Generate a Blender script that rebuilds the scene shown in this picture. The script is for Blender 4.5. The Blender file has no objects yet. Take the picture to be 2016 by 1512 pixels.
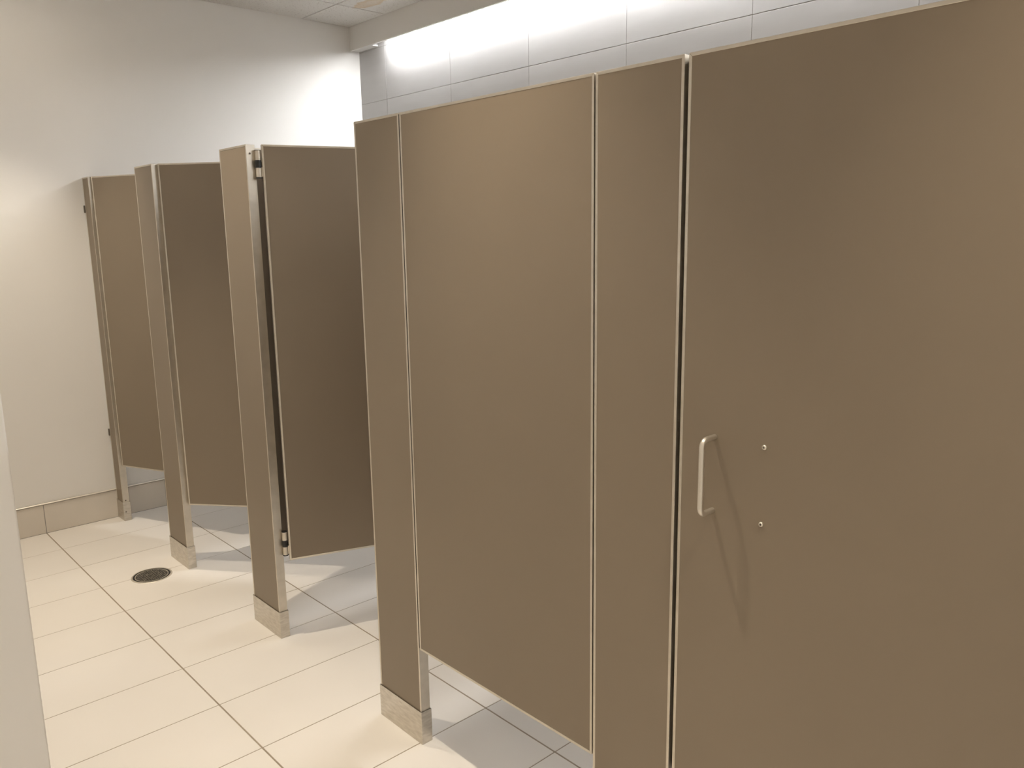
import bpy, bmesh, math, random
from mathutils import Matrix, Vector

random.seed(7)
scene = bpy.context.scene
COL = scene.collection

# ------------------------------------------------------------------ camera
cam_data = bpy.data.cameras.new('camera')
cam_data.sensor_fit = 'HORIZONTAL'
cam_data.sensor_width = 36.0
cam_data.lens = 1583.129 * 36.0 / 2016.0
cam_data.clip_start = 0.01
cam = bpy.data.objects.new('camera', cam_data)
COL.objects.link(cam)
_r = (0.73383819, -0.67916235, -0.01483274)
_u = (0.13576839, 0.12523442, 0.98279361)
_f = (0.66561885, 0.7232253, -0.18411058)
cam.matrix_world = Matrix(((_r[0], _u[0], -_f[0], -1.2389),
                           (_r[1], _u[1], -_f[1], 0.0),
                           (_r[2], _u[2], -_f[2], 1.4733),
                           (0, 0, 0, 1)))
scene.camera = cam

# ------------------------------------------------------------------ view and world
scene.view_settings.view_transform = 'Standard'
scene.view_settings.look = 'None'
scene.view_settings.gamma = 1.0
scene.view_settings.use_curve_mapping = False
scene.view_settings.exposure = 0.05
scene.cycles.max_bounces = 7            # white room: let the light bounce a little further
scene.cycles.diffuse_bounces = 6
scene.cycles.glossy_bounces = 3
scene.cycles.adaptive_threshold = 0.02

COVE_STRENGTH = 190.0            # linear light over the stalls
COVE_COLOR = (0.985, 0.995, 1.0)
SPOT_POWER = 93.0              # ceiling downlights over the aisle
ENTRY_FILL_POWER = 24.0              # added fill lamps over the entry, unseen behind the viewer
SPOT_COLOR = (1.0, 0.88, 0.705)

world = bpy.data.worlds.new('world')
scene.world = world
world.use_nodes = True
world.node_tree.nodes['Background'].inputs[0].default_value = (0.02, 0.02, 0.02, 1)
world.node_tree.nodes['Background'].inputs[1].default_value = 0.0

# ------------------------------------------------------------------ measures (metres)
YW = 4.508            # far white wall
XB = 1.664            # tiled wall behind the stalls
ZC = 2.7247           # ceiling
XS = 1.597            # front of the bulkhead
ZS = 2.590            # underside of the bulkhead
X_AISLE = -1.0675     # aisle side of the wing wall
Y_WING = 1.0          # end of the wing wall
X_MIN, Y_MIN = -2.60, -1.60
ZT = 1.778            # top of doors and pilasters
ZD = 0.303            # bottom of the doors
TP = 0.0300           # pilaster thickness
TD = 0.0254           # door thickness

# ------------------------------------------------------------------ materials
def new_mat(name):
    m = bpy.data.materials.new(name)
    m.use_nodes = True
    nt = m.node_tree
    return m, nt, nt.nodes['Principled BSDF']

def node(nt, typ, **kw):
    n = nt.nodes.new(typ)
    for k, v in kw.items():
        setattr(n, k, v)
    return n

def mottled(name, c1, c2, scale=6.0, rough=0.5, metallic=0.0, spec=0.5, bump=0.0,
            bump_scale=200.0, detail=4.0, stretch=None, rough_var=0.0, per_object=0.0, coat=0.0):
    m, nt, b = new_mat(name)
    geo = node(nt, 'ShaderNodeNewGeometry')
    src = geo.outputs['Position']
    if stretch:
        mp = node(nt, 'ShaderNodeMapping')
        mp.inputs['Scale'].default_value = stretch
        nt.links.new(src, mp.inputs['Vector'])
        src = mp.outputs['Vector']
    nz = node(nt, 'ShaderNodeTexNoise')
    nz.inputs['Scale'].default_value = scale
    nz.inputs['Detail'].default_value = detail
    nt.links.new(src, nz.inputs['Vector'])
    rmp = node(nt, 'ShaderNodeValToRGB')
    rmp.color_ramp.elements[0].position = 0.3
    rmp.color_ramp.elements[1].position = 0.7
    rmp.color_ramp.elements[0].color = (*c1, 1)
    rmp.color_ramp.elements[1].color = (*c2, 1)
    nt.links.new(nz.outputs['Fac'], rmp.inputs['Fac'])
    col = rmp.outputs['Color']
    if per_object:
        oi = node(nt, 'ShaderNodeObjectInfo')
        mr = node(nt, 'ShaderNodeMapRange')
        mr.inputs['To Min'].default_value = 1.0 - per_object
        mr.inputs['To Max'].default_value = 1.0 + per_object
        nt.links.new(oi.outputs['Random'], mr.inputs['Value'])
        hsv = node(nt, 'ShaderNodeHueSaturation')
        nt.links.new(mr.outputs['Result'], hsv.inputs['Value'])
        nt.links.new(col, hsv.inputs['Color'])
        col = hsv.outputs['Color']
    nt.links.new(col, b.inputs['Base Color'])
    b.inputs['Roughness'].default_value = rough
    b.inputs['Metallic'].default_value = metallic
    b.inputs['Specular IOR Level'].default_value = spec
    if coat:
        b.inputs['Coat Weight'].default_value = coat
        b.inputs['Coat Roughness'].default_value = 0.12
    if rough_var:
        mr2 = node(nt, 'ShaderNodeMapRange')
        mr2.inputs['To Min'].default_value = rough - rough_var
        mr2.inputs['To Max'].default_value = rough + rough_var
        nt.links.new(nz.outputs['Fac'], mr2.inputs['Value'])
        nt.links.new(mr2.outputs['Result'], b.inputs['Roughness'])
    if bump:
        n2 = node(nt, 'ShaderNodeTexNoise')
        n2.inputs['Scale'].default_value = bump_scale
        n2.inputs['Detail'].default_value = 3.0
        nt.links.new(src, n2.inputs['Vector'])
        bp = node(nt, 'ShaderNodeBump')
        bp.inputs['Strength'].default_value = bump
        bp.inputs['Distance'].default_value = 0.002
        nt.links.new(n2.outputs['Fac'], bp.inputs['Height'])
        nt.links.new(bp.outputs['Normal'], b.inputs['Normal'])
    return m

M = {}
M['paint'] = mottled('white_paint', (0.87, 0.855, 0.83), (0.89, 0.875, 0.85), 1.2, rough=0.55, spec=0.3, detail=1.0)
M['bulkhead'] = mottled('bulkhead_paint', (0.82, 0.80, 0.77), (0.84, 0.82, 0.79), 1.2, rough=0.6, spec=0.3, detail=1.0)
M['laminate'] = mottled('taupe_laminate', (0.240, 0.192, 0.140), (0.254, 0.203, 0.148), 2.2, rough=0.45, spec=0.35, detail=2.0)
M['trim'] = mottled('satin_edge_metal', (0.62, 0.57, 0.49), (0.70, 0.645, 0.56), 30, rough=0.38, metallic=0.9, rough_var=0.06)
M['steel'] = mottled('brushed_steel', (0.50, 0.47, 0.42), (0.68, 0.64, 0.58), 14, rough=0.33, metallic=1.0, stretch=(14, 14, 1.2), rough_var=0.12, detail=6)
M['shoe'] = mottled('scuffed_steel', (0.52, 0.48, 0.42), (0.68, 0.64, 0.575), 22, rough=0.36, metallic=1.0, stretch=(1.5, 1.5, 6.0), rough_var=0.10, detail=8, bump=0.02, bump_scale=60)
M['chrome'] = mottled('polished_steel', (0.74, 0.70, 0.63), (0.80, 0.76, 0.69), 20, rough=0.36, metallic=0.85)
M['bolt'] = mottled('bright_bolt', (0.80, 0.76, 0.68), (0.85, 0.81, 0.73), 20, rough=0.28, metallic=0.9)
M['floor_tile'] = mottled('floor_porcelain', (0.785, 0.745, 0.695), (0.815, 0.775, 0.725), 2.6, rough=0.42, spec=0.45, per_object=0.015, detail=2.0)
M['floor_grout'] = mottled('floor_grout', (0.30, 0.25, 0.19), (0.38, 0.32, 0.25), 16, rough=0.9, spec=0.1)
M['wall_tile'] = mottled('wall_porcelain', (0.475, 0.465, 0.46), (0.51, 0.50, 0.495), 3.0, rough=0.35, spec=0.45, stretch=(1, 1, 5), per_object=0.02, detail=2.0)
M['wall_grout'] = mottled('wall_grout', (0.30, 0.285, 0.27), (0.38, 0.36, 0.34), 30, rough=0.9, spec=0.1)
M['base_tile'] = mottled('base_porcelain', (0.70, 0.65, 0.58), (0.75, 0.695, 0.62), 5.0, rough=0.4, spec=0.4, per_object=0.03)
M['black'] = mottled('black_plastic', (0.010, 0.010, 0.010), (0.016, 0.015, 0.014), 40, rough=0.4)
M['dark'] = mottled('dark_rubber_and_gap_shade', (0.018, 0.015, 0.012), (0.026, 0.021, 0.017), 40, rough=0.8)  # rubber of the door stops; also colours the shade strip in the gap
M['bracket'] = mottled('bracket_metal', (0.16, 0.14, 0.12), (0.22, 0.195, 0.17), 40, rough=0.45, metallic=0.8)
M['grate'] = mottled('tarnished_grate', (0.03, 0.028, 0.025), (0.50, 0.46, 0.39), 150, rough=0.4, metallic=0.6, detail=5)
M['drain_rim'] = mottled('drain_rim_metal', (0.52, 0.475, 0.40), (0.66, 0.61, 0.53), 60, rough=0.4, metallic=0.4)
M['tbar'] = mottled('ceiling_grid_paint', (0.52, 0.49, 0.45), (0.58, 0.55, 0.51), 10, rough=0.6)
M['housing'] = mottled('fixture_white', (0.80, 0.79, 0.77), (0.83, 0.82, 0.80), 10, rough=0.5)


def ceiling_material():
    m, nt, b = new_mat('acoustic_tile')
    L = nt.links
    geo = node(nt, 'ShaderNodeNewGeometry')
    vor = node(nt, 'ShaderNodeTexNoise')
    vor.inputs['Scale'].default_value = 95.0
    vor.inputs['Detail'].default_value = 3.0
    L.new(geo.outputs['Position'], vor.inputs['Vector'])
    pits = node(nt, 'ShaderNodeValToRGB')
    pits.color_ramp.elements[0].position = 0.30
    pits.color_ramp.elements[1].position = 0.40
    pits.color_ramp.elements[0].color = (0.60, 0.57, 0.53, 1)
    pits.color_ramp.elements[1].color = (0.84, 0.82, 0.79, 1)
    L.new(vor.outputs['Fac'], pits.inputs['Fac'])
    # old water stain: an irregular ring and tongue on one tile
    sub = node(nt, 'ShaderNodeVectorMath', operation='SUBTRACT')
    sub.inputs[1].default_value = (1.408, 3.975, ZC)
    L.new(geo.outputs['Position'], sub.inputs[0])
    scl = node(nt, 'ShaderNodeVectorMath', operation='MULTIPLY')
    scl.inputs[1].default_value = (2.3, 0.75, 0.0)
    L.new(sub.outputs[0], scl.inputs[0])
    ln = node(nt, 'ShaderNodeVectorMath', operation='LENGTH')
    L.new(scl.outputs[0], ln.inputs[0])
    n2 = node(nt, 'ShaderNodeTexNoise')
    n2.inputs['Scale'].default_value = 16.0
    n2.inputs['Detail'].default_value = 5.0
    L.new(geo.outputs['Position'], n2.inputs['Vector'])
    mad = node(nt, 'ShaderNodeMath', operation='MULTIPLY_ADD')
    mad.inputs[1].default_value = 0.13
    L.new(n2.outputs['Fac'], mad.inputs[0])
    L.new(ln.outputs['Value'], mad.inputs[2])
    stain = node(nt, 'ShaderNodeValToRGB')
    e = stain.color_ramp.elements
    e[0].position = 0.10; e[0].color = (0.40, 0.40, 0.40, 1)
    e[1].position = 0.19; e[1].color = (0, 0, 0, 1)
    k = e.new(0.15); k.color = (0.62, 0.62, 0.62, 1)
    k = e.new(0.165); k.color = (0.70, 0.70, 0.70, 1)
    L.new(mad.outputs[0], stain.inputs['Fac'])
    mix = node(nt, 'ShaderNodeMix', data_type='RGBA')
    mix.inputs['B'].default_value = (0.66, 0.50, 0.31, 1)
    L.new(stain.outputs['Color'], mix.inputs['Factor'])
    L.new(pits.outputs['Color'], mix.inputs['A'])
    L.new(mix.outputs['Result'], b.inputs['Base Color'])
    b.inputs['Roughness'].default_value = 0.95
    b.inputs['Specular IOR Level'].default_value = 0.1
    bp = node(nt, 'ShaderNodeBump')
    bp.inputs['Strength'].default_value = 0.5
    bp.inputs['Distance'].default_value = 0.003
    L.new(vor.outputs['Fac'], bp.inputs['Height'])
    L.new(bp.outputs['Normal'], b.inputs['Normal'])
    return m


def emission_material(name, color, strength):
    m = bpy.data.materials.new(name)
    m.use_nodes = True
    nt = m.node_tree
    nt.nodes.clear()
    out = nt.nodes.new('ShaderNodeOutputMaterial')
    em = nt.nodes.new('ShaderNodeEmission')
    em.inputs[0].default_value = (*color, 1)
    em.inputs[1].default_value = strength
    nt.links.new(em.outputs[0], out.inputs[0])
    return m

M['acoustic'] = ceiling_material()
M['cove'] = emission_material('cove_diffuser', COVE_COLOR, COVE_STRENGTH)
M['lens'] = emission_material('downlight_lens', SPOT_COLOR, 135.0)

# ------------------------------------------------------------------ mesh helpers
def add_box(bm, lo, hi):
    x0, y0, z0 = lo
    x1, y1, z1 = hi
    v = [bm.verts.new(p) for p in ((x0, y0, z0), (x1, y0, z0), (x1, y1, z0), (x0, y1, z0),
                                   (x0, y0, z1), (x1, y0, z1), (x1, y1, z1), (x0, y1, z1))]
    for f in ((3, 2, 1, 0), (4, 5, 6, 7), (0, 1, 5, 4), (1, 2, 6, 5), (2, 3, 7, 6), (3, 0, 4, 7)):
        bm.faces.new([v[i] for i in f])

def add_prism(bm, poly, y0, y1):
    """polygon in (x, z), pushed along y"""
    a = [bm.verts.new((x, y0, z)) for x, z in poly]
    b = [bm.verts.new((x, y1, z)) for x, z in poly]
    n = len(poly)
    bm.faces.new(a)
    bm.faces.new(b[::-1])
    for i in range(n):
        bm.faces.new((a[(i + 1) % n], a[i], b[i], b[(i + 1) % n]))

def add_lathe(bm, prof, n=32, axis='z', at=(0, 0, 0)):
    """profile of (r, h); r = 0 closes the end"""
    rings = []
    for r, h in prof:
        ring = []
        cnt = 1 if r == 0 else n
        for i in range(cnt):
            a = 2 * math.pi * i / n
            p = (r * math.cos(a), r * math.sin(a), h)
            if axis == 'y':
                p = (p[0], p[2], p[1])
            elif axis == 'x':
                p = (p[2], p[0], p[1])
            ring.append(bm.verts.new((p[0] + at[0], p[1] + at[1], p[2] + at[2])))
        rings.append(ring)
    for a, b in zip(rings, rings[1:]):
        for i in range(n):
            j = (i + 1) % n
            if len(a) == 1 and len(b) == 1:
                continue
            if len(a) == 1:
                bm.faces.new((a[0], b[i], b[j]))
            elif len(b) == 1:
                bm.faces.new((a[i], a[j], b[0]))
            else:
                bm.faces.new((a[i], a[j], b[j], b[i]))

def add_tube(bm, pts, r, n=14):
    pts = [Vector(p) for p in pts]
    rings = []
    prev = None
    for i, p in enumerate(pts):
        t = (pts[min(i + 1, len(pts) - 1)] - pts[max(i - 1, 0)]).normalized()
        ref = Vector((1, 0, 0)) if abs(t.x) < 0.9 else Vector((0, 1, 0))
        if prev is not None:
            ref = prev
        a = (ref - t * ref.dot(t)).normalized()
        b = t.cross(a)
        prev = a
        rings.append([bm.verts.new(p + a * (r * math.cos(2 * math.pi * k / n)) + b * (r * math.sin(2 * math.pi * k / n))) for k in range(n)])
    for a, b in zip(rings, rings[1:]):
        for k in range(n):
            j = (k + 1) % n
            bm.faces.new((a[k], a[j], b[j], b[k]))
    bm.faces.new(rings[0][::-1])
    bm.faces.new(rings[-1])

def mesh_from(bm, name, mat, bevel=0.0, segs=1, smooth=False):
    if bevel:
        bmesh.ops.bevel(bm, geom=bm.edges[:], offset=bevel, segments=segs, affect='EDGES', profile=0.5)
    bmesh.ops.recalc_face_normals(bm, faces=bm.faces[:])
    me = bpy.data.meshes.new(name)
    bm.to_mesh(me)
    bm.free()
    me.materials.append(M[mat])
    if smooth:
        me.shade_smooth()
        me.set_sharp_from_angle(angle=math.radians(40))
    return me

def link(name, me, parent=None, loc=None, rz=0.0):
    o = bpy.data.objects.new(name, me)
    COL.objects.link(o)
    if parent is not None:
        o.parent = parent
    if loc is not None:
        o.location = loc
    o.rotation_euler[2] = rz
    return o

def box(name, lo, hi, mat, parent=None, bevel=0.0, segs=1):
    bm = bmesh.new()
    add_box(bm, lo, hi)
    return link(name, mesh_from(bm, name, mat, bevel, segs, smooth=segs > 1), parent)

def boxes(name, lst, mat, parent=None, bevel=0.0):
    bm = bmesh.new()
    for lo, hi in lst:
        add_box(bm, lo, hi)
    return link(name, mesh_from(bm, name, mat, bevel), parent)

def thing(name, label, cat, loc=(0, 0, 0), rz=0.0, group=None):
    o = link(name, None, None, loc, rz)
    o.empty_display_size = 0.1
    return tag(o, label, cat, group)

def tag(o, label, cat, group=None):
    o['label'] = label
    o['category'] = cat
    if group:
        o['group'] = group
    return o

def struct(o, label, cat):
    o['kind'] = 'structure'
    return tag(o, label, cat)

# ------------------------------------------------------------------ floor
floor = struct(boxes('floor', [((X_MIN, Y_MIN, -0.06), (XB, Y_WING, -0.0009)),
                               ((X_AISLE - 0.02, Y_WING - 0.01, -0.06), (XB, YW, -0.0009))],
                     'floor_grout'),
               'cream porcelain floor laid in long rectangular tiles', 'floor')
TX, TY = 0.6036, 0.3046
X_LINE, Y_LINE = -0.350, 4.2039          # one measured joint each way
GX, GY = 0.0052, 0.0034                  # joint widths
tile_cache = {}

def slab_tile(name, lo, hi, mat, parent, bevel):
    size = tuple(round(b - a, 4) for a, b in zip(lo, hi))
    key = (name, size)
    if key not in tile_cache:
        bm = bmesh.new()
        add_box(bm, (0, 0, 0), size)
        tile_cache[key] = mesh_from(bm, name, mat, bevel)
    return link(name, tile_cache[key], parent, lo)

def spans(line, step, lo, hi):
    k0 = math.floor((lo - line) / step) - 1
    out = []
    k = k0
    while True:
        a, b = line + k * step, line + (k + 1) * step
        if a >= hi:
            break
        a2, b2 = max(a, lo), min(b, hi)
        if b2 - a2 > 0.012:
            out.append((a2, b2))
        k += 1
    return out

for xa, xb_ in spans(X_LINE, TX, X_MIN, XB):
    for ya, yb in spans(Y_LINE, TY, Y_MIN, YW):
        if xb_ <= X_AISLE + 0.005 and ya >= Y_WING - 0.005:
            continue
        regions = [(xa, xb_, ya, yb)]
        if xa < X_AISLE < xb_ and yb > Y_WING:
            regions = [(X_AISLE, xb_, ya, yb)]
            if ya < Y_WING:
                regions = [(X_AISLE, xb_, ya, yb), (xa, X_AISLE, ya, Y_WING)]
        elif xb_ <= X_AISLE and yb > Y_WING:
            regions = [(xa, xb_, ya, Y_WING)]
        for (a, b, c, e) in regions:
            if b - a < 0.012 or e - c < 0.012:
                continue
            slab_tile('floor_tile', (a + GX / 2, c + GY / 2, -0.012), (b - GX / 2, e - GY / 2, 0.0), 'floor_tile', floor, 0.0006)

# ------------------------------------------------------------------ walls
struct(box('wall_far', (X_AISLE - 0.01, YW, -0.06), (XB + 0.12, YW + 0.12, ZC + 0.1), 'paint'),
       'smooth white painted wall at the far end of the aisle', 'wall')
struct(box('wall_left', (X_MIN - 0.12, Y_WING, -0.06), (X_AISLE, YW + 0.12, ZC + 0.1), 'paint', bevel=0.003, segs=3),
       'off-white wall corner at the left edge', 'wall')
struct(box('wall_side', (X_MIN - 0.12, Y_MIN - 0.12, -0.06), (X_MIN, Y_WING, ZC + 0.1), 'paint'),
       'white painted side wall behind the viewer', 'wall')
struct(box('wall_near', (X_MIN, Y_MIN - 0.12, -0.06), (XB + 0.12, Y_MIN, ZC + 0.1), 'paint'),
       'white painted wall behind the viewer', 'wall')
wall_right = struct(box('wall_right', (XB + 0.0015, Y_MIN, -0.06), (XB + 0.12, YW, ZC + 0.1), 'wall_grout'),
                    'pale porcelain tiled wall behind the stalls', 'wall')
Z_LINE, WY_LINE, WTY, WTZ = 2.2785, 4.2268, 0.614, 0.3048
for ya, yb in spans(WY_LINE, WTY, Y_MIN, YW):
    for za, zb in spans(Z_LINE, WTZ, 0.0, ZC):
        slab_tile('wall_tile', (XB, ya + 0.0012, za + 0.0012), (XB + 0.010, yb - 0.0012, zb - 0.0012), 'wall_tile', wall_right, 0.0008)

# tiled skirting with a thin metal strip on top
def skirting(name, label, x0, x1, y0, y1, axis, line):
    root = struct(box(name, (x0 if axis == 'x' else x0 + 0.001, y0 + (0.001 if axis == 'x' else 0), 0.0),
                      (x1, y1, 0.152), 'wall_grout'), label, 'baseboard')
    if axis == 'x':
        for a, b in spans(line, TX, x0, x1):
            slab_tile('base_tile', (a + 0.0015, y0, 0.002), (b - 0.0015, y1 - 0.0005, 0.1495), 'base_tile', root, 0.0006)
        box('edge_strip', (x0, y0 - 0.0035, 0.1530), (x1, y1, 0.1585), 'chrome', root, 0.0012)
    return root
skirting('baseboard_far', 'beige tile skirting with a thin metal top strip along the far wall', X_AISLE, XB, YW - 0.010, YW, 'x', X_LINE)

# ------------------------------------------------------------------ ceiling
ceiling = struct(boxes('ceiling', [((X_MIN, Y_MIN, ZC + 0.010), (XB, Y_WING, ZC + 0.08)),
                                   ((X_AISLE - 0.02, Y_WING - 0.02, ZC + 0.010), (XB, YW, ZC + 0.08))], 'tbar'),
                 'suspended ceiling of pitted white acoustic tiles', 'ceiling')
CT = 0.6096
for xa, xb_ in spans(1.2793, CT, X_MIN, XS + 0.002):
    for ya, yb in spans(4.112, CT, Y_MIN, YW):
        if xb_ <= X_AISLE + 0.02 and ya >= Y_WING - 0.02:
            continue
        a = X_AISLE if (xa < X_AISLE < xb_ and ya >= Y_WING) else xa
        slab_tile('ceiling_tile', (a + 0.004, ya + 0.004, ZC), (xb_ - 0.004, yb - 0.004, ZC + 0.012), 'acoustic', ceiling, 0.0015)

# bulkhead that hides the linear light
bulk = struct(box('trim_1', (XS, Y_MIN, ZS), (XS + 0.016, YW, ZC + 0.012), 'bulkhead'),
              'off-white bulkhead under the ceiling along the tiled wall', 'bulkhead')
box('edge_bead', (XS - 0.0015, Y_MIN, ZS - 0.003), (XS + 0.0165, 4.505, ZS + 0.0015), 'bulkhead', bulk, 0.0005)
box('end_plate', (XS + 0.016, 4.30, ZS), (XB - 0.0005, YW, ZS + 0.010), 'bulkhead', bulk)

cove = thing('cove_light', 'long linear light glowing in the slot above the tiled wall', 'light', (XS + 0.018, 0, ZC))
COVE_END = 4.15
box('housing', (0.006, Y_MIN + 0.02, 2.604 - ZC), (0.044, COVE_END + 0.01, 0.0), 'housing', cove)
bm = bmesh.new()                      # half-round opal lens under the housing
prof = [(0.025 + 0.014 * math.cos(a), 2.604 - ZC + 0.013 * math.sin(a)) for a in [math.pi + math.pi * k / 10 for k in range(11)]]
add_prism(bm, prof, Y_MIN + 0.03, COVE_END)
link('diffuser', mesh_from(bm, 'diffuser', 'cove'), cove)

# ------------------------------------------------------------------ downlights above the aisle, added fill above the entry
AISLE = ((0.04, 'round ceiling downlight above the wide handled door'),
         (1.37, 'round ceiling downlight above the closed narrow door'),
         (2.71, 'round ceiling downlight above the open door with black hinges'),
         (4.00, 'round ceiling downlight nearest the far white wall'))
ENTRY_FILL = ((0.04, 'added round fill lamp above the entry, beside the wing wall'),
         (-0.95, 'added round fill lamp above the entry, furthest behind the viewer'))
for xx, yy, lb, grp, pw, beam in ([(-0.37, y, l, 'downlights above the aisle', SPOT_POWER, 69) for y, l in AISLE]
                                  + [(-1.75, y, l, 'added fill lamps above the entry', ENTRY_FILL_POWER, 115) for y, l in ENTRY_FILL]):
    t = thing('downlight', lb, 'light', (xx, yy, ZC), 0, grp)  # the entry pair is fill, added to brighten the near end
    bm = bmesh.new()
    add_lathe(bm, [(0.034, 0.002), (0.034, -0.006), (0.038, -0.008), (0.052, -0.007), (0.056, -0.003), (0.056, 0.0), (0.034, 0.002)], 40)
    link('trim_ring', mesh_from(bm, 'trim_ring', 'housing', smooth=True), t)
    bm = bmesh.new()
    add_lathe(bm, [(0, -0.003), (0.034, -0.003), (0.034, 0.001), (0, 0.001)], 40)
    link('lens', mesh_from(bm, 'lens', 'lens'), t)
    ld = bpy.data.lights.new('downlight_lamp', 'SPOT')
    ld.energy = pw
    ld.color = SPOT_COLOR
    ld.spot_size = math.radians(beam)
    ld.spot_blend = 1.0
    ld.shadow_soft_size = 0.014
    lo = bpy.data.objects.new('lamp', ld)
    COL.objects.link(lo)
    lo.parent = t
    lo.location = (0, 0, -0.042)

# ------------------------------------------------------------------ stall partitions
LIP = 0.0062

def trim_piece(poly, t, parent):
    bm = bmesh.new()
    add_prism(bm, poly, -0.0009, t + 0.0009)
    return link('edge_trim', mesh_from(bm, 'edge_trim', 'trim', 0.0006), parent)

def framed_panel(parent, w, z0, z1, t, bottom=True):
    """panel in local x (width) and z, outer face at y = 0, with a mitred metal edge"""
    m, g = LIP, 0.00025
    zb = z0 + (m if bottom else 0)
    box('panel', (m - 0.001, 0, zb - (0.001 if bottom else 0)), (w - m + 0.001, t, z1 - m + 0.001), 'laminate', parent)
    zl = z0 + g if bottom else z0
    trim_piece([(0, zl), (m, zb + g if bottom else zb), (m, z1 - m - g), (0, z1 - g)], t, parent)
    trim_piece([(w - m, zb + g if bottom else zb), (w, zl), (w, z1 - g), (w - m, z1 - m - g)], t, parent)
    trim_piece([(g, z1), (m + g, z1 - m), (w - m - g, z1 - m), (w - g, z1)], t, parent)
    if bottom:
        trim_piece([(g, z0), (w - g, z0), (w - m - g, z0 + m), (m + g, z0 + m)], t, parent)

def shoe(parent, w, t, h=0.103):
    c = 0.0034
    th = 0.0012
    out = [(-c, -c), (w + c, -c), (w + c, t + c), (-c, t + c)]
    inn = [(-c + th, -c + th), (w + c - th, -c + th), (w + c - th, t + c - th), (-c + th, t + c - th)]
    bm = bmesh.new()
    r = []
    for pts, z in ((out, 0.0), (out, h), (inn, h), (inn, 0.0)):
        r.append([bm.verts.new((x, y, z)) for x, y in pts])
    for a, b in ((0, 1), (1, 2), (2, 3), (3, 0)):
        for i in range(4):
            j = (i + 1) % 4
            bm.faces.new((r[a][i], r[a][j], r[b][j], r[b][i]))
    s = link('shoe', mesh_from(bm, 'shoe', 'shoe', 0.0005), parent)
    s['label'] = 'stainless steel shoe'
    return s

def screw(parent, at, axis='x', r=0.0035, mat='bracket'):
    bm = bmesh.new()
    s = 1
    add_lathe(bm, [(0, -0.001), (r, -0.001), (r, 0.0006), (r * 0.6, 0.0016), (r * 0.3, 0.0017), (r * 0.25, 0.0008), (0, 0.0008)], 14, axis, at)
    return link('screw', mesh_from(bm, 'screw', mat, smooth=True), parent)

HALF = -math.pi / 2
def pilaster(far_y, near_y, label, stop=()):
    w = far_y - near_y
    p = thing('pilaster', label, 'pilaster', (0, far_y, 0), HALF, 'pilasters along the stall front')
    framed_panel(p, w, 0.004, ZT, TP, bottom=False)
    sh = shoe(p, w, TP)
    for side in stop:          # dark rubber strip behind the door gap
        x0, x1 = ((w - 0.006, w + 0.014) if side == 'near' else (-0.014, 0.006))
        box('door_stop', (x0, TP + 0.0012, 0.36), (x1, TP + 0.006, ZT - 0.003), 'dark', p)
    return p, w, sh

P = {0: (-0.052, -0.262), 1: (1.0927, 0.8855), 2: (1.9669, 1.7569), 3: (2.8500, 2.6371), 4: (3.7308, 3.5235), 5: (4.4965, 4.3995)}
pilaster(*P[0], 'taupe pilaster on the hinge side of the wide handled door', ())
p1, w1, s1 = pilaster(*P[1], 'taupe pilaster between the wide handled door and the narrower closed door', ('near', 'far'))
p2, w2, s2 = pilaster(*P[2], 'taupe pilaster in a bright steel shoe at the left edge of the closed narrow door', ('near',))
box('gap_shade', (w2 + 0.0002, 0.0004, ZD + 0.004), (w2 + 0.0016, TP, ZT - 0.004), 'dark', p2)  # dark strip that stands in for the shade in the door gap
p3, w3, s3 = pilaster(*P[3], 'taupe pilaster with black hinges, nearest of the three beside open doors', ())
pilaster(*P[4], 'taupe pilaster beside the round floor drain', ())
p5, w5, s5 = pilaster(*P[5], 'narrow taupe pilaster bracketed to the far white wall', ())
screw(p3, (w3, 0.012, 1.749), 'x')
screw(s5, (w5 + 0.0034, 0.008, 0.0497), 'x')
screw(p5, (w5, 0.013, 0.1110), 'x')
for zz in (1.607, 0.451):
    box('wall_bracket', (-0.0115, -0.006, zz), (0.0, TP + 0.004, zz + 0.036), 'bracket', p5, 0.001)

# doors: local origin at the outer far corner, local x along the width, local y into the stall
def hinge(door, z0, upper, hx, hy):
    """two steel barrels round a black plastic cam"""
    r = 0.0095
    bm = bmesh.new()
    add_lathe(bm, [(0, z0 + 0.050), (r, z0 + 0.050), (r, z0 + 0.088), (0, z0 + 0.088)], 18, 'z', (hx, hy, 0))
    add_lathe(bm, [(0, z0), (r, z0), (r, z0 + 0.036), (0, z0 + 0.036)], 18, 'z', (hx, hy, 0))
    add_box(bm, (hx + r * 0.55, hy - 0.004, z0 + 0.002), (hx + r + 0.003, hy + 0.006, z0 + 0.034))
    h = link('hinge', mesh_from(bm, 'hinge', 'trim', smooth=True), door)
    h['label'] = 'steel hinge barrels with a black cam'
    bm = bmesh.new()
    add_lathe(bm, [(0, z0 + 0.031), (r * 1.08, z0 + 0.031), (r * 1.12, z0 + 0.044), (r * 1.06, z0 + 0.056), (0, z0 + 0.056)], 18, 'z', (hx, hy, 0))
    add_lathe(bm, [(0, z0 - 0.003), (r * 1.08, z0 - 0.003), (r * 1.08, z0 + 0.0005), (0, z0 + 0.0005)], 18, 'z', (hx, hy, 0))
    add_lathe(bm, [(0, z0 + 0.0875), (r * 1.05, z0 + 0.0875), (r * 1.05, z0 + 0.0895), (0, z0 + 0.0895)], 18, 'z', (hx, hy, 0))
    link('cam', mesh_from(bm, 'cam', 'black', smooth=True), h)

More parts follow.
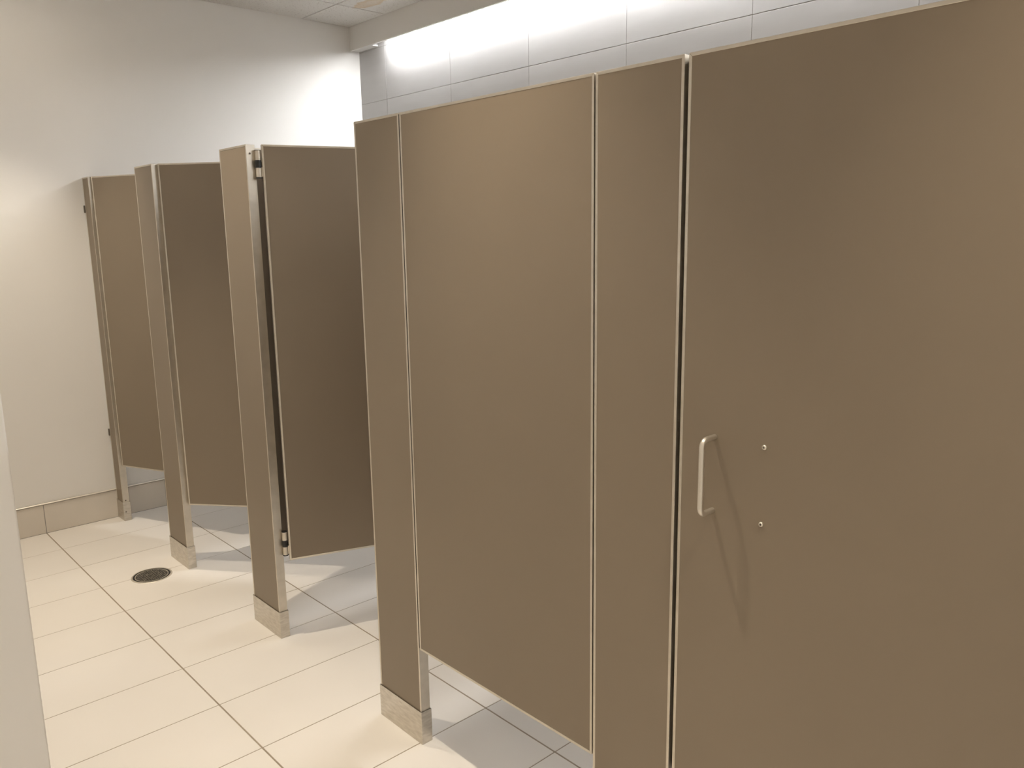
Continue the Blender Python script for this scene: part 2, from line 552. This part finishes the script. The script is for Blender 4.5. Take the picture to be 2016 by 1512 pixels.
def door(cx, cy, theta, w, label, hinges=True, zt=ZT, hinge_end=False):
    d = thing('stall_door', label, 'door', (cx, cy, 0), math.radians(theta) + HALF, 'stall doors')
    framed_panel(d, w, ZD, zt, TD)
    if hinges:
        for zz, up in ((1.671, True), (0.325, False)):
            if hinge_end:
                hinge(d, zz, up, w + 0.0005, TD + 0.011)
            else:
                hinge(d, zz, up, HX, HY)
    return d

HX, HY = -0.0125, 0.0085
d_near = door(0.0, 0.8765, 0.0, 0.924, 'wide closed stall door with a pull handle at the right', hinges=False)
d_mid = door(0.0, 1.7527, 0.0, 0.6561, 'closed stall door between two pilasters, left of the handled door', hinges=False)
d3 = door(0.0434, 2.6135, 70.3, 0.656, 'open stall door with black hinges, swung furthest in')
HX, HY = -0.0125, TD * 0.6
door(0.0199, 3.5091, 39.1, 0.656, 'open stall door between the drain pilaster and the hinged pilaster', hinges=False)
door(0.0111, 4.3885, 23.9, 0.656, 'stall door standing ajar nearest the far white wall', hinges=False)

# pull handle and the through bolts of its twin inside
hb = bmesh.new()
hx = 0.8765 - 0.8001
zc, half, dep, rad = 1.0317, 0.0702, 0.0405, 0.014
pts = [(hx, 0.001, zc + half)]
pts.append((hx, -(dep - rad), zc + half))
for k in range(1, 9):
    a = k / 8 * math.pi / 2
    pts.append((hx, -(dep - rad) - rad * math.sin(a), zc + half - rad + rad * math.cos(a)))
for k in range(0, 9):
    a = k / 8 * math.pi / 2
    pts.append((hx, -(dep - rad) - rad * math.cos(a), zc - half + rad - rad * math.sin(a)))
pts.append((hx, 0.001, zc - half))
add_tube(hb, pts, 0.0052)
hd = link('pull_handle', mesh_from(hb, 'pull_handle', 'chrome', smooth=True), d_near)
hd['label'] = 'slim satin steel pull handle'
for z in (1.1008, 0.9601):
    bm = bmesh.new()
    add_lathe(bm, [(0, 0.0), (0.0046, 0.0), (0.0046, -0.0010), (0.0040, -0.0026), (0.0026, -0.0034), (0.0021, -0.0034), (0.0019, -0.0012), (0, -0.0012)], 20, 'y', (0.8765 - 0.6996, 0, z))
    bo = link('bolt', mesh_from(bm, 'bolt', 'bolt', smooth=True), d_near)
    bm = bmesh.new()
    add_lathe(bm, [(0, -0.0013), (0.0019, -0.0013), (0.0019, -0.0022), (0, -0.0022)], 12, 'y', (0.8765 - 0.6996, 0, z))
    link('socket', mesh_from(bm, 'socket', 'bracket'), bo)
    bo['label'] = 'small domed steel bolt head'
# keeper tab seen in the gap beside the wide door
box('keeper', (w1 + 0.0005, 0.012, 1.7205), (w1 + 0.007, 0.027, 1.7235), 'trim', p1)

# dividers between the stalls
def divider(yc, label):
    t = 0.0254
    d = thing('stall_divider', label, 'partition', (TP + 0.012, yc - t / 2, 0), 0.0, 'dividers between the stalls')
    w = XB - (TP + 0.012) - 0.012
    # local x runs towards the tiled wall, local y towards the viewer
    framed_panel(d, w, 0.305, ZT, t)
    for zz in (0.45, 1.60):
        box('bracket', (-0.012, -0.004, zz), (0.03, t + 0.004, zz + 0.036), 'bracket', d, 0.001)
        box('bracket', (w - 0.03, -0.004, zz), (w + 0.012, t + 0.004, zz + 0.036), 'bracket', d, 0.001)
    return d

names = {1: 'taupe divider panel behind the pilaster left of the handled door',
         2: 'taupe divider panel behind the bright shod pilaster',
         3: 'taupe divider panel seen through the hinge gap',
         4: 'taupe divider panel behind the pilaster by the drain'}
for k, lb in names.items():
    divider((P[k][0] + P[k][1]) / 2, lb)

# ------------------------------------------------------------------ floor drain
dr = thing('floor_drain', 'round dark floor drain with a perforated metal grate', 'drain', (-0.1483, 3.5722, 0))
bm = bmesh.new()
add_lathe(bm, [(0.0775, 0.0), (0.0775, 0.0022), (0.0790, 0.0026), (0.0830, 0.0018), (0.0850, 0.0), (0.0775, 0.0)], 56)
link('rim', mesh_from(bm, 'rim', 'drain_rim', smooth=True), dr)
bm = bmesh.new()
add_lathe(bm, [(0, 0.0004), (0.0775, 0.0004), (0.0775, -0.001), (0, -0.001)], 56)
link('bowl', mesh_from(bm, 'bowl', 'black'), dr)
bm = bmesh.new()
add_lathe(bm, [(0.0660, 0.0004), (0.0660, 0.0020), (0.0672, 0.0024), (0.0690, 0.0020), (0.0690, 0.0004), (0.0660, 0.0004)], 56)
link('grate_ring', mesh_from(bm, 'grate_ring', 'drain_rim', smooth=True), dr)
bm = bmesh.new()
n = 15
for k in range(-n // 2 + 1, n // 2 + 1):
    c = k * 0.0086
    L = math.sqrt(max(0.0655 ** 2 - c ** 2, 1e-6))
    add_box(bm, (-L, c - 0.0013, 0.0005), (L, c + 0.0013, 0.0016))
    add_box(bm, (c - 0.0013, -L, 0.0005), (c + 0.0013, L, 0.00165))
link('grate', mesh_from(bm, 'grate', 'grate'), dr)
